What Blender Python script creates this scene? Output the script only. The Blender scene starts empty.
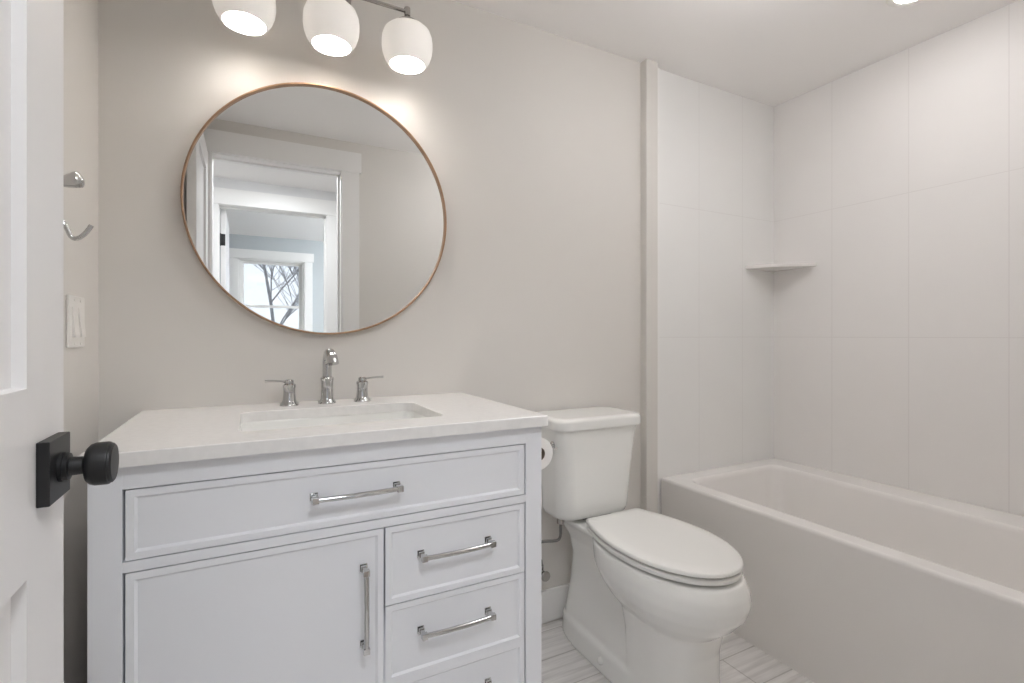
import bpy, bmesh, math, random
from mathutils import Vector, Matrix

scene = bpy.context.scene
COL = scene.collection
PI = math.pi

# ------------------------------------------------------------------ camera
cam_data = bpy.data.cameras.new('camera')
cam = bpy.data.objects.new('camera', cam_data)
COL.objects.link(cam)
cam.location = (0.0, 0.0, 1.120)
cam.rotation_euler = (PI / 2, 0, -0.4828)
cam_data.sensor_width = 36.0
cam_data.lens = 499.92 / 1024 * 36.0
cam_data.shift_y = -6.05 / 1024
cam_data.clip_start = 0.02
scene.camera = cam

# ------------------------------------------------------------------ world, exposure
world = bpy.data.worlds.new('overcast_sky')
scene.world = world
world.use_nodes = True
wn = world.node_tree
wn.nodes.clear()
w_out = wn.nodes.new('ShaderNodeOutputWorld')
w_bg = wn.nodes.new('ShaderNodeBackground')
w_tc = wn.nodes.new('ShaderNodeTexCoord')
w_sep = wn.nodes.new('ShaderNodeSeparateXYZ')
w_ramp = wn.nodes.new('ShaderNodeValToRGB')
w_ramp.color_ramp.elements[0].position = 0.0
w_ramp.color_ramp.elements[0].color = (0.93, 0.96, 1.0, 1)
w_ramp.color_ramp.elements[1].position = 0.6
w_ramp.color_ramp.elements[1].color = (0.72, 0.84, 1.0, 1)
wn.links.new(w_tc.outputs['Generated'], w_sep.inputs[0])
wn.links.new(w_sep.outputs['Z'], w_ramp.inputs[0])
wn.links.new(w_ramp.outputs[0], w_bg.inputs[0])
w_bg.inputs[1].default_value = 0.60
wn.links.new(w_bg.outputs[0], w_out.inputs[0])

vs = scene.view_settings
scene.display_settings.display_device = 'sRGB'
vs.view_transform = 'Standard'
vs.look = 'None'
vs.gamma = 1.0
vs.use_curve_mapping = False
vs.exposure = 1.16
scene.cycles.use_denoising = True
scene.cycles.max_bounces = 14
scene.cycles.diffuse_bounces = 9
scene.cycles.glossy_bounces = 6
scene.cycles.transmission_bounces = 8
scene.cycles.sample_clamp_indirect = 6.0

# light strengths (the lamps themselves are built with their fixtures below)
BULB = 29.0        # vanity bulbs, emission strength
ROOM = 6.4          # added unseen drum over the bathroom floor, for even fill
TUB_CAN = 20.0     # recessed light over the tub
HALL = 22.0        # added unseen hall light, fills in through the doorway
BED = 30.0         # added unseen drum that brightens the reflected bedroom


# ------------------------------------------------------------------ materials
def mat(name, color, rough=0.5, metal=0.0, spec=0.5, coat=0.0, noise=None, bump=None, emit=None):
    """Principled material; noise=(scale, amount) varies the colour, bump=(scale, strength)."""
    m = bpy.data.materials.new(name)
    m.use_nodes = True
    nt = m.node_tree
    b = nt.nodes['Principled BSDF']
    b.inputs['Base Color'].default_value = (*color, 1)
    b.inputs['Roughness'].default_value = rough
    b.inputs['Metallic'].default_value = metal
    b.inputs['Specular IOR Level'].default_value = spec
    b.inputs['Coat Weight'].default_value = coat
    b.inputs['Coat Roughness'].default_value = 0.05
    if noise or bump:
        tc = nt.nodes.new('ShaderNodeTexCoord')
    if noise:
        n = nt.nodes.new('ShaderNodeTexNoise')
        n.inputs['Scale'].default_value = noise[0]
        n.inputs['Detail'].default_value = 4
        nt.links.new(tc.outputs['Object'], n.inputs['Vector'])
        r = nt.nodes.new('ShaderNodeValToRGB')
        a = noise[1]
        r.color_ramp.elements[0].position = 0.3
        r.color_ramp.elements[1].position = 0.7
        r.color_ramp.elements[0].color = (*[max(0, c * (1 - a)) for c in color], 1)
        r.color_ramp.elements[1].color = (*[min(1, c * (1 + a)) for c in color], 1)
        nt.links.new(n.outputs['Fac'], r.inputs[0])
        nt.links.new(r.outputs[0], b.inputs['Base Color'])
    if bump:
        n2 = nt.nodes.new('ShaderNodeTexNoise')
        n2.inputs['Scale'].default_value = bump[0]
        n2.inputs['Detail'].default_value = 3
        nt.links.new(tc.outputs['Object'], n2.inputs['Vector'])
        bp = nt.nodes.new('ShaderNodeBump')
        bp.inputs['Strength'].default_value = bump[1]
        bp.inputs['Distance'].default_value = 0.002
        nt.links.new(n2.outputs['Fac'], bp.inputs['Height'])
        nt.links.new(bp.outputs[0], b.inputs['Normal'])
    if emit:
        b.inputs['Emission Color'].default_value = (*emit[0], 1)
        b.inputs['Emission Strength'].default_value = emit[1]
    return m


def math_node(nt, op, a, b=None, c=None):
    n = nt.nodes.new('ShaderNodeMath')
    n.operation = op
    for i, v in enumerate((a, b, c)):
        if v is None:
            continue
        if isinstance(v, (int, float)):
            n.inputs[i].default_value = v
        else:
            nt.links.new(v, n.inputs[i])
    return n.outputs[0]


def tile_mat(name, color, grout, axis, start, step, z0, zstep, half=0.0014):
    """Straight-stacked large tiles with fine joints, in metres on the object's own axes."""
    m = bpy.data.materials.new(name)
    m.use_nodes = True
    nt = m.node_tree
    b = nt.nodes['Principled BSDF']
    b.inputs['Roughness'].default_value = 0.45
    b.inputs['Specular IOR Level'].default_value = 0.25
    tc = nt.nodes.new('ShaderNodeTexCoord')
    sep = nt.nodes.new('ShaderNodeSeparateXYZ')
    nt.links.new(tc.outputs['Object'], sep.inputs[0])

    def joint(sock, s, st):
        t = math_node(nt, 'SUBTRACT', sock, s - st / 2)
        t = math_node(nt, 'DIVIDE', t, st)
        t = math_node(nt, 'FRACT', t)
        t = math_node(nt, 'SUBTRACT', t, 0.5)
        t = math_node(nt, 'ABSOLUTE', t)
        return math_node(nt, 'LESS_THAN', t, half / st)
    j = math_node(nt, 'MAXIMUM', joint(sep.outputs[axis], start, step), joint(sep.outputs['Z'], z0, zstep))
    j = math_node(nt, 'MULTIPLY', j, math_node(nt, 'GREATER_THAN', sep.outputs['Z'], 0.53))   # no joint on the tub rim
    j2 = math_node(nt, 'MULTIPLY', joint(sep.outputs[axis], start, step), math_node(nt, 'LESS_THAN', sep.outputs['Z'], 0.54))
    j = math_node(nt, 'MAXIMUM', j, j2)
    n = nt.nodes.new('ShaderNodeTexNoise')
    n.inputs['Scale'].default_value = 2.2
    n.inputs['Detail'].default_value = 5
    nt.links.new(tc.outputs['Object'], n.inputs['Vector'])
    r = nt.nodes.new('ShaderNodeValToRGB')
    r.color_ramp.elements[0].position = 0.35
    r.color_ramp.elements[1].position = 0.7
    r.color_ramp.elements[0].color = (*[c * 0.975 for c in color], 1)
    r.color_ramp.elements[1].color = (*color, 1)
    nt.links.new(n.outputs['Fac'], r.inputs[0])
    mx = nt.nodes.new('ShaderNodeMix')
    mx.data_type = 'RGBA'
    nt.links.new(j, mx.inputs['Factor'])
    nt.links.new(r.outputs[0], mx.inputs['A'])
    mx.inputs['B'].default_value = (*grout, 1)
    nt.links.new(mx.outputs['Result'], b.inputs['Base Color'])
    bp = nt.nodes.new('ShaderNodeBump')
    bp.invert = True
    bp.inputs['Strength'].default_value = 0.25
    bp.inputs['Distance'].default_value = 0.001
    nt.links.new(j, bp.inputs['Height'])
    nt.links.new(bp.outputs[0], b.inputs['Normal'])
    return m


def floor_mat():
    m = bpy.data.materials.new('striated_floor_tile')
    m.use_nodes = True
    nt = m.node_tree
    b = nt.nodes['Principled BSDF']
    b.inputs['Roughness'].default_value = 0.35
    tc = nt.nodes.new('ShaderNodeTexCoord')
    mp = nt.nodes.new('ShaderNodeMapping')
    mp.inputs['Location'].default_value = (0.16, -1.05 + 0.142 * 8, 0)
    nt.links.new(tc.outputs['Object'], mp.inputs[0])
    br = nt.nodes.new('ShaderNodeTexBrick')
    br.offset = 0.37
    br.inputs['Scale'].default_value = 1.0
    br.inputs['Brick Width'].default_value = 0.61
    br.inputs['Row Height'].default_value = 0.142
    br.inputs['Mortar Size'].default_value = 0.0022
    br.inputs['Mortar Smooth'].default_value = 0.0
    br.inputs['Color1'].default_value = (0.90, 0.88, 0.865, 1)
    br.inputs['Color2'].default_value = (0.83, 0.81, 0.795, 1)
    br.inputs['Mortar'].default_value = (0.60, 0.575, 0.555, 1)
    nt.links.new(mp.outputs[0], br.inputs['Vector'])
    mp2 = nt.nodes.new('ShaderNodeMapping')
    mp2.inputs['Scale'].default_value = (2.2, 34, 1)
    mp2.inputs['Rotation'].default_value = (0, 0, 0.03)
    nt.links.new(tc.outputs['Object'], mp2.inputs[0])
    n = nt.nodes.new('ShaderNodeTexNoise')
    n.inputs['Scale'].default_value = 1.6
    n.inputs['Detail'].default_value = 6
    n.inputs['Roughness'].default_value = 0.62
    nt.links.new(mp2.outputs[0], n.inputs['Vector'])
    r = nt.nodes.new('ShaderNodeValToRGB')
    r.color_ramp.elements[0].position = 0.34
    r.color_ramp.elements[0].color = (0.60, 0.59, 0.58, 1)
    r.color_ramp.elements[1].position = 0.62
    r.color_ramp.elements[1].color = (1, 1, 1, 1)
    nt.links.new(n.outputs['Fac'], r.inputs[0])
    mx = nt.nodes.new('ShaderNodeMix')
    mx.data_type = 'RGBA'
    mx.blend_type = 'MULTIPLY'
    mx.inputs['Factor'].default_value = 0.6
    nt.links.new(br.outputs['Color'], mx.inputs['A'])
    nt.links.new(r.outputs[0], mx.inputs['B'])
    nt.links.new(mx.outputs['Result'], b.inputs['Base Color'])
    bp = nt.nodes.new('ShaderNodeBump')
    bp.invert = True
    bp.inputs['Strength'].default_value = 0.3
    bp.inputs['Distance'].default_value = 0.001
    nt.links.new(br.outputs['Fac'], bp.inputs['Height'])
    nt.links.new(bp.outputs[0], b.inputs['Normal'])
    return m


def opal_mat():
    """Opal glass: light from the bulb passes through and scatters."""
    m = bpy.data.materials.new('opal_glass')
    m.use_nodes = True
    nt = m.node_tree
    nt.nodes.remove(nt.nodes['Principled BSDF'])
    out = nt.nodes['Material Output']
    d = nt.nodes.new('ShaderNodeBsdfDiffuse')
    d.inputs[0].default_value = (0.93, 0.925, 0.915, 1)
    t = nt.nodes.new('ShaderNodeBsdfTranslucent')
    t.inputs[0].default_value = (0.95, 0.935, 0.92, 1)
    g = nt.nodes.new('ShaderNodeBsdfGlossy')
    g.inputs['Roughness'].default_value = 0.12
    m1 = nt.nodes.new('ShaderNodeMixShader')
    m1.inputs[0].default_value = 0.09
    m2 = nt.nodes.new('ShaderNodeMixShader')
    m2.inputs[0].default_value = 0.04
    nt.links.new(d.outputs[0], m1.inputs[1])
    nt.links.new(t.outputs[0], m1.inputs[2])
    nt.links.new(m1.outputs[0], m2.inputs[1])
    nt.links.new(g.outputs[0], m2.inputs[2])
    nt.links.new(m2.outputs[0], out.inputs[0])
    return m


def glass_mat():
    m = bpy.data.materials.new('window_glass')
    m.use_nodes = True
    nt = m.node_tree
    nt.nodes.remove(nt.nodes['Principled BSDF'])
    out = nt.nodes['Material Output']
    t = nt.nodes.new('ShaderNodeBsdfTransparent')
    t.inputs[0].default_value = (0.97, 0.985, 1, 1)
    g = nt.nodes.new('ShaderNodeBsdfGlossy')
    g.inputs['Roughness'].default_value = 0.0
    f = nt.nodes.new('ShaderNodeFresnel')
    f.inputs[0].default_value = 1.45
    mx = nt.nodes.new('ShaderNodeMixShader')
    nt.links.new(f.outputs[0], mx.inputs[0])
    nt.links.new(t.outputs[0], mx.inputs[1])
    nt.links.new(g.outputs[0], mx.inputs[2])
    nt.links.new(mx.outputs[0], out.inputs[0])
    return m


M = dict(
    wall=mat('greige_wall_paint', (0.715, 0.690, 0.655), 0.62, spec=0.25, bump=(260, 0.06)),
    ceiling=mat('ceiling_paint', (0.92, 0.905, 0.892), 0.8, spec=0.15, bump=(300, 0.05)),
    white_trim=mat('white_trim_paint', (0.85, 0.84, 0.825), 0.38, spec=0.35, bump=(90, 0.03)),
    door=mat('white_door_paint', (0.81, 0.80, 0.795), 0.35, spec=0.4, bump=(60, 0.04)),
    cabinet=mat('white_cabinet_lacquer', (0.815, 0.83, 0.865), 0.36, spec=0.4, bump=(120, 0.03)),
    cabinet_dark=mat('cabinet_shadow_interior', (0.05, 0.05, 0.05), 0.8),  # near-black colour that paints in the shade of the gaps
    quartz=mat('white_quartz', (0.81, 0.80, 0.785), 0.22, spec=0.45, noise=(60, 0.03)),
    porcelain=mat('white_porcelain', (0.86, 0.86, 0.835), 0.12, spec=0.5, coat=0.3, noise=(3, 0.012)),
    seat=mat('white_seat_plastic', (0.84, 0.835, 0.81), 0.22, spec=0.45, noise=(4, 0.01)),
    acrylic=mat('white_tub_acrylic', (0.86, 0.84, 0.82), 0.2, spec=0.45, noise=(2.5, 0.012)),
    chrome=mat('polished_chrome', (0.57, 0.57, 0.57), 0.06, 1.0, noise=(8, 0.03)),
    nickel=mat('brushed_nickel', (0.46, 0.44, 0.42), 0.22, 1.0, noise=(30, 0.06)),
    black=mat('matte_black_metal', (0.018, 0.018, 0.019), 0.42, 0.3, spec=0.5, noise=(40, 0.15)),
    bronze=mat('copper_bronze_frame', (0.40, 0.25, 0.155), 0.36, 0.75, noise=(18, 0.2)),
    mirror=mat('silvered_mirror', (0.87, 0.88, 0.875), 0.0, 1.0, noise=(1, 0.004)),
    bluegrey=mat('blue_grey_wall_paint', (0.52, 0.55, 0.565), 0.7, spec=0.2, bump=(260, 0.05)),
    hallpaint=mat('pale_hall_paint', (0.74, 0.74, 0.745), 0.65, spec=0.2, bump=(260, 0.05)),
    white_plastic=mat('white_switch_plastic', (0.83, 0.81, 0.775), 0.3, spec=0.4, noise=(20, 0.01)),
    paper=mat('white_tissue_paper', (0.86, 0.85, 0.83), 0.95, spec=0.05, bump=(500, 0.2)),
    cardboard=mat('brown_cardboard', (0.20, 0.16, 0.125), 0.9, spec=0.1, noise=(80, 0.1)),
    braid=mat('braided_steel_hose', (0.20, 0.195, 0.19), 0.42, 0.8, bump=(900, 0.4)),
    wood=mat('grey_oak_floorboards', (0.42, 0.36, 0.31), 0.5, noise=(5, 0.15)),
    bark=mat('winter_bark', (0.27, 0.255, 0.25), 0.9, noise=(10, 0.2)),
    snow=mat('snowy_lawn', (0.80, 0.82, 0.85), 0.9, noise=(1.5, 0.08)),
    lamp=mat('lit_drum_diffuser', (0.9, 0.9, 0.88), 0.4, noise=(5, 0.01), emit=((0.985, 0.98, 1.0), ROOM)),
    tublamp=mat('lit_tub_lamp_lens', (0.9, 0.9, 0.88), 0.4, noise=(5, 0.01), emit=((1.0, 0.965, 0.95), TUB_CAN)),
    halllamp=mat('lit_hall_diffuser', (0.9, 0.9, 0.9), 0.4, noise=(5, 0.01), emit=((0.93, 0.96, 1.0), HALL)),
    bedlamp=mat('lit_bedroom_diffuser', (0.9, 0.9, 0.9), 0.4, noise=(5, 0.01), emit=((0.90, 0.95, 1.0), BED)),
    bulb=mat('lit_bulb', (0.95, 0.93, 0.9), 0.4, noise=(5, 0.01), emit=((1.0, 0.955, 0.915), BULB)),
    opal=opal_mat(),
    glass=glass_mat(),
    tile_right=tile_mat('large_wall_tile_long_side', (0.86, 0.84, 0.825), (0.775, 0.75, 0.735), 'Y', 1.369, 0.3063, 1.112, 0.595),
    tile_back=tile_mat('large_wall_tile_short_side', (0.855, 0.852, 0.838), (0.77, 0.76, 0.745), 'X', 1.855, 0.302, 1.112, 0.595),
    floor=floor_mat(),
)


# ------------------------------------------------------------------ mesh helpers
def finish(name, bm, m, parent=None, sharp=35.0, loc=None):
    bmesh.ops.remove_doubles(bm, verts=bm.verts, dist=1e-6)
    bmesh.ops.recalc_face_normals(bm, faces=bm.faces)
    lim = math.radians(sharp)
    for f in bm.faces:
        f.smooth = True
    for e in bm.edges:
        e.smooth = not (len(e.link_faces) == 2 and e.calc_face_angle(0) > lim)
    me = bpy.data.meshes.new(name)
    bm.to_mesh(me)
    bm.free()
    me.materials.append(m)
    o = bpy.data.objects.new(name, me)
    COL.objects.link(o)
    if loc:
        o.location = loc
    if parent:
        o.parent = parent
    w = o.modifiers.new('weighted_normals', 'WEIGHTED_NORMAL')
    w.keep_sharp = True
    w.weight = 80
    return o


def box(bm, x0, x1, y0, y1, z0, z1, bev=0.0, seg=2):
    r = bmesh.ops.create_cube(bm, size=1.0)
    vv = r['verts']
    for v in vv:
        v.co = Vector(((x0 + x1) / 2 + v.co.x * (x1 - x0), (y0 + y1) / 2 + v.co.y * (y1 - y0),
                       (z0 + z1) / 2 + v.co.z * (z1 - z0)))
    if bev > 0:
        ed = list({e for v in vv for e in v.link_edges})
        bmesh.ops.bevel(bm, geom=ed, offset=bev, segments=seg, profile=0.5, affect='EDGES')


def loft(bm, loops, cap0=True, cap1=True):
    """Skin a list of closed loops that all have the same number of points."""
    vl = [[bm.verts.new(p) for p in L] for L in loops]
    n = len(vl[0])
    for A, B in zip(vl, vl[1:]):
        for i in range(n):
            bm.faces.new((A[i], A[(i + 1) % n], B[(i + 1) % n], B[i]))
    if cap0:
        bm.faces.new(list(reversed(vl[0])))
    if cap1:
        bm.faces.new(vl[-1])
    return vl


def lathe(bm, prof, n=32, mtx=None, cap0=True, cap1=True):
    """prof = [(radius, height)] turned about local Z, then moved by mtx."""
    mtx = mtx or Matrix.Identity(4)
    loops = [[mtx @ Vector((r * math.cos(2 * PI * i / n), r * math.sin(2 * PI * i / n), h)) for i in range(n)]
             for r, h in prof]
    loft(bm, loops, cap0, cap1)


def axis_mtx(origin, direction):
    d = Vector(direction).normalized()
    q = Vector((0, 0, 1)).rotation_difference(d)
    return Matrix.Translation(Vector(origin)) @ q.to_matrix().to_4x4()


def tube(bm, pts, rad, n=12, flat=1.0):
    """A round (or flattened) rod along a path of points; rad a number or one per point."""
    pts = [Vector(p) for p in pts]
    rr = rad if isinstance(rad, (list, tuple)) else [rad] * len(pts)
    up = Vector((0, 0, 1))
    loops = []
    prev = None
    for i, p in enumerate(pts):
        t = (pts[min(i + 1, len(pts) - 1)] - pts[max(i - 1, 0)]).normalized()
        if prev is None:
            a = t.cross(up)
            if a.length < 1e-3:
                a = t.cross(Vector((0, 1, 0)))
            a.normalize()
        else:
            a = (prev - t * prev.dot(t)).normalized()
        prev = a
        b = t.cross(a)
        loops.append([p + (a * math.cos(2 * PI * k / n) + b * math.sin(2 * PI * k / n) * flat) * rr[i] for k in range(n)])
    loft(bm, loops)


def rrect(cx, cy, hx, hy, r, z, n=8):
    """Rounded rectangle loop in the XY plane, counter-clockwise."""
    pts = []
    for sx, sy, a0 in ((1, 1, 0), (-1, 1, PI / 2), (-1, -1, PI), (1, -1, 1.5 * PI)):
        for k in range(n + 1):
            a = a0 + PI / 2 * k / n
            pts.append(Vector((cx + sx * (hx - r) + r * math.cos(a), cy + sy * (hy - r) + r * math.sin(a), z)))
    return pts


def bez(p0, p1, p2, p3, n=12):
    p0, p1, p2, p3 = map(Vector, (p0, p1, p2, p3))
    return [(1 - t) ** 3 * p0 + 3 * (1 - t) ** 2 * t * p1 + 3 * (1 - t) * t * t * p2 + t ** 3 * p3
            for t in (i / n for i in range(n + 1))]


def tag(o, label=None, cat=None, group=None, kind=None):
    if label:
        o['label'] = label
    if cat:
        o['category'] = cat
    if group:
        o['group'] = group
    if kind:
        o['kind'] = kind
    return o


def empty(name, loc, label=None, cat=None, group=None, kind=None):
    o = bpy.data.objects.new(name, None)
    o.empty_display_size = 0.05
    COL.objects.link(o)
    o.location = loc
    return tag(o, label, cat, group, kind)


def part(name, bm, m, parent, sharp=35.0):
    """A child mesh given in world coordinates, put into its parent's frame."""
    off = Vector((0, 0, 0))
    p = parent
    while p:
        off += p.location
        p = p.parent
    for v in bm.verts:
        v.co -= off
    return finish(name, bm, m, parent, sharp)


def struct(name, bm, m, label, cat, sharp=35.0):
    return tag(finish(name, bm, m, None, sharp), label, cat, kind='structure')


# ------------------------------------------------------------------ dimensions
XL, XR = -0.351, 2.398          # left wall, tiled wall over the tub
YB, YF = 1.66, 0.115            # back wall, wall with the doorway
YH = 0.0                        # hall side of the doorway wall
ZC = 2.302
OX0, OX1, OZ = -0.183, 0.489, 2.11          # doorway
HY = -1.06                      # hall wall with the second doorway
HY2 = -1.17
QX0, QX1, QZ = -0.205, 0.555, 2.10          # second doorway
BY = -3.40                      # bedroom window wall
T = 0.10

# ------------------------------------------------------------------ room shell
bm = bmesh.new(); box(bm, XL - T, XR + T, YH, YB + T, -0.08, 0)
struct('floor', bm, M['floor'], 'pale grey striated plank tile floor of the bathroom', 'floor')
bm = bmesh.new(); box(bm, XL - T, XR + T, YH, YB + T, ZC, ZC + 0.08)
struct('ceiling', bm, M['ceiling'], 'flat white bathroom ceiling', 'ceiling')
bm = bmesh.new(); box(bm, XL - T, 1.585, YB, YB + T, 0, ZC)
struct('wall_back', bm, M['wall'], 'greige painted wall behind the vanity and toilet', 'wall')
bm = bmesh.new(); box(bm, 1.585, XR + T, YB, YB + T, 0, ZC)
struct('wall_tub_end', bm, M['tile_back'], 'white large tile wall at the end of the bathtub', 'wall')
bm = bmesh.new(); box(bm, XR, XR + T, YH, YB, 0, ZC)
struct('wall_right', bm, M['tile_right'], 'white large tile wall along the bathtub', 'wall')
bm = bmesh.new(); box(bm, XL - T, XL, YH, YB, 0, ZC)
struct('wall_left', bm, M['wall'], 'greige painted wall behind the open door', 'wall')
bm = bmesh.new()
box(bm, XL, OX0 - 0.018, YH, YF, 0, ZC)
box(bm, OX1 + 0.018, XR, YH, YF, 0, ZC)
box(bm, OX0 - 0.018, OX1 + 0.018, YH, YF, OZ + 0.018, ZC)
struct('wall_front', bm, M['wall'], 'greige wall with the doorway, seen in the mirror', 'wall')

# corner post beside the tub
bm = bmesh.new(); box(bm, 1.498, 1.562, 1.622, YB, 0, ZC, 0.002)
struct('trim_1', bm, M['wall'], 'narrow vertical greige painted corner post beside the tub', 'trim')
# white edge strip where the tile begins
bm = bmesh.new(); box(bm, 1.588, 1.602, 1.652, YB, 0.4, ZC, 0.0015)
struct('trim_2', bm, M['white_trim'], 'thin white edge strip at the start of the tub tile', 'trim')

# baseboards
bm = bmesh.new()
box(bm, 0.70, 1.498, 1.646, YB, 0.012, 0.135, 0.004)
struct('baseboard_back', bm, M['white_trim'], 'white baseboard on the back wall behind the toilet', 'baseboard')
bm = bmesh.new(); box(bm, XL, XL + 0.014, YF + 0.02, 1.08, 0, 0.135, 0.004)
struct('baseboard_left', bm, M['white_trim'], 'white baseboard on the left wall behind the door', 'baseboard')


def casing(name, x0, x1, z, yw, side, label, w=0.105, head=0.125, depth=0.016, lining=None):
    """Flat door casing: legs, a taller head board, and the lining of the opening."""
    ya, yb = sorted((yw, yw + side * depth))
    b = bmesh.new()
    box(b, x0 - w, x0 - 0.004, ya, yb, 0, z + 0.004, 0.002)
    box(b, x1 + 0.004, x1 + w, ya, yb, 0, z + 0.004, 0.002)
    box(b, x0 - w - 0.012, x1 + w + 0.012, ya - (0.004 if side < 0 else 0), yb + (0.004 if side > 0 else 0), z + 0.004, z + head, 0.002)
    if lining:
        l0, l1 = lining
        box(b, x0 - 0.018, x0, l0, l1, 0, z)
        box(b, x1, x1 + 0.018, l0, l1, 0, z)
        box(b, x0 - 0.018, x1 + 0.018, l0, l1, z, z + 0.018)
        mid = (l0 + l1) / 2 - 0.01
        box(b, x1 - 0.010, x1, mid - 0.03, mid + 0.004, 0, z)
        box(b, x0, x1, mid - 0.03, mid + 0.004, z - 0.010, z)
    return struct(name, b, M['white_trim'], label, 'door casing')


casing('trim_3', OX0, OX1, OZ, YF, 1, 'white door casing with tall head board, reflected in the mirror', lining=(YH, YF))

# ------------------------------------------------------------------ hall and bedroom seen in the mirror
HX0, HX1 = -1.25, 1.75
bm = bmesh.new(); box(bm, HX0, HX1, HY2, YH, -0.08, 0)
struct('floor_hall', bm, M['wood'], 'grey oak floor of the hall', 'floor')
bm = bmesh.new(); box(bm, HX0, HX1, HY2, YH, ZC, ZC + 0.08)
struct('ceiling_hall', bm, M['ceiling'], 'white ceiling of the hall', 'ceiling')
bm = bmesh.new(); box(bm, HX0 - T, HX0, HY2, YH, 0, ZC)
struct('wall_hall_left', bm, M['hallpaint'], 'end wall of the hall', 'wall')
bm = bmesh.new(); box(bm, HX1, HX1 + T, HY2, YH, 0, ZC)
struct('wall_hall_right', bm, M['hallpaint'], 'other end wall of the hall', 'wall')
bm = bmesh.new()
box(bm, HX0, QX0 - 0.018, HY2, HY, 0, ZC)
box(bm, QX1 + 0.018, HX1, HY2, HY, 0, ZC)
box(bm, QX0 - 0.018, QX1 + 0.018, HY2, HY, QZ + 0.018, ZC)
struct('wall_hall_far', bm, M['hallpaint'], 'pale hall wall above the second doorway, reflected in the mirror', 'wall')
casing('trim_4', QX0, QX1, QZ, HY, 1, 'white casing of the second doorway, reflected in the mirror', lining=(HY2, HY))

RX0, RX1 = -1.6, 2.4
bm = bmesh.new(); box(bm, RX0, RX1, BY, HY2, -0.08, 0)
struct('floor_bedroom', bm, M['wood'], 'grey oak floor of the bedroom', 'floor')
bm = bmesh.new(); box(bm, RX0, RX1, BY, HY2, ZC, ZC + 0.08)
struct('ceiling_bedroom', bm, M['ceiling'], 'white bedroom ceiling, reflected in the mirror', 'ceiling')
bm = bmesh.new(); box(bm, RX0 - T, RX0, BY, HY2, 0, ZC)
struct('wall_bedroom_left', bm, M['bluegrey'], 'blue grey side wall of the bedroom', 'wall')
bm = bmesh.new(); box(bm, RX1, RX1 + T, BY, HY2, 0, ZC)
struct('wall_bedroom_right', bm, M['bluegrey'], 'other blue grey side wall of the bedroom', 'wall')
# window wall
WX0, WX1, WZ0, WZ1 = -0.125, 0.60, 0.86, 2.03
bm = bmesh.new()
box(bm, RX0, WX0, BY - 0.13, BY, 0, ZC)
box(bm, WX1, RX1, BY - 0.13, BY, 0, ZC)
box(bm, WX0, WX1, BY - 0.13, BY, WZ1, ZC)
box(bm, WX0, WX1, BY - 0.13, BY, 0, WZ0)
struct('wall_bedroom_window', bm, M['bluegrey'], 'blue grey bedroom wall around the window, reflected in the mirror', 'wall')
win = empty('window_1', (0.2375, BY, WZ0), 'white sash window with bare tree outside, reflected in the mirror', 'window', kind='structure')
bm = bmesh.new()
box(bm, WX0 - 0.09, WX0 + 0.004, BY, BY + 0.018, WZ0 - 0.02, WZ1, 0.002)
box(bm, WX1 - 0.004, WX1 + 0.09, BY, BY + 0.018, WZ0 - 0.02, WZ1, 0.002)
box(bm, WX0 - 0.105, WX1 + 0.105, BY, BY + 0.024, WZ1 - 0.004, WZ1 + 0.105, 0.002)
part('window_casing', bm, M['white_trim'], win)
bm = bmesh.new(); box(bm, WX0 - 0.11, WX1 + 0.11, BY, BY + 0.05, WZ0 - 0.045, WZ0 - 0.02, 0.003)
part('window_sill', bm, M['white_trim'], win)
bm = bmesh.new()
box(bm, WX0, WX0 + 0.025, BY - 0.13, BY, WZ0, WZ1)
box(bm, WX1 - 0.025, WX1, BY - 0.13, BY, WZ0, WZ1)
box(bm, WX0, WX1, BY - 0.13, BY, WZ1 - 0.02, WZ1)
box(bm, WX0, WX1, BY - 0.13, BY, WZ0 - 0.02, WZ0 + 0.012)
part('window_frame', bm, M['white_trim'], win)
zm = 1.455
for (z0, z1, yy) in ((zm, WZ1 - 0.02, BY - 0.085), (WZ0 + 0.012, zm + 0.03, BY - 0.055)):
    bm = bmesh.new()
    a, b_ = WX0 + 0.025, WX1 - 0.025
    box(bm, a, a + 0.035, yy - 0.014, yy + 0.014, z0, z1, 0.002)
    box(bm, b_ - 0.035, b_, yy - 0.014, yy + 0.014, z0, z1, 0.002)
    box(bm, a + 0.035, b_ - 0.035, yy - 0.014, yy + 0.014, z1 - 0.032, z1, 0.002)
    box(bm, a + 0.035, b_ - 0.035, yy - 0.014, yy + 0.014, z0, z0 + 0.032, 0.002)
    s = part('window_sash', bm, M['white_trim'], win)
    bm = bmesh.new(); box(bm, a + 0.03, b_ - 0.03, yy - 0.002, yy + 0.002, z0 + 0.028, z1 - 0.028)
    part('glass_pane', bm, M['glass'], s)

# second door, swung into the bedroom; black hinge on its edge
d2 = empty('door_2', (QX0, HY2 - 0.004, 0), 'white bedroom door swung open beyond the hall, reflected in the mirror', 'door', kind='structure')
bm = bmesh.new(); box(bm, QX0 + 0.004, QX0 + 0.039, HY2 - 0.76, HY2 - 0.012, 0.01, QZ - 0.006, 0.002)
part('door_slab', bm, M['door'], d2)
for zz in (1.86, 1.05, 0.25):
    bm = bmesh.new()
    box(bm, QX0 + 0.006, QX0 + 0.036, HY2 - 0.0125, HY2 - 0.009, zz - 0.045, zz + 0.045, 0.001)
    lathe(bm, [(0.006, zz - 0.048), (0.006, zz + 0.048)], 12, Matrix.Translation((QX0 + 0.003, HY2 - 0.006, 0)))
    part('hinge', bm, M['black'], d2)

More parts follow.
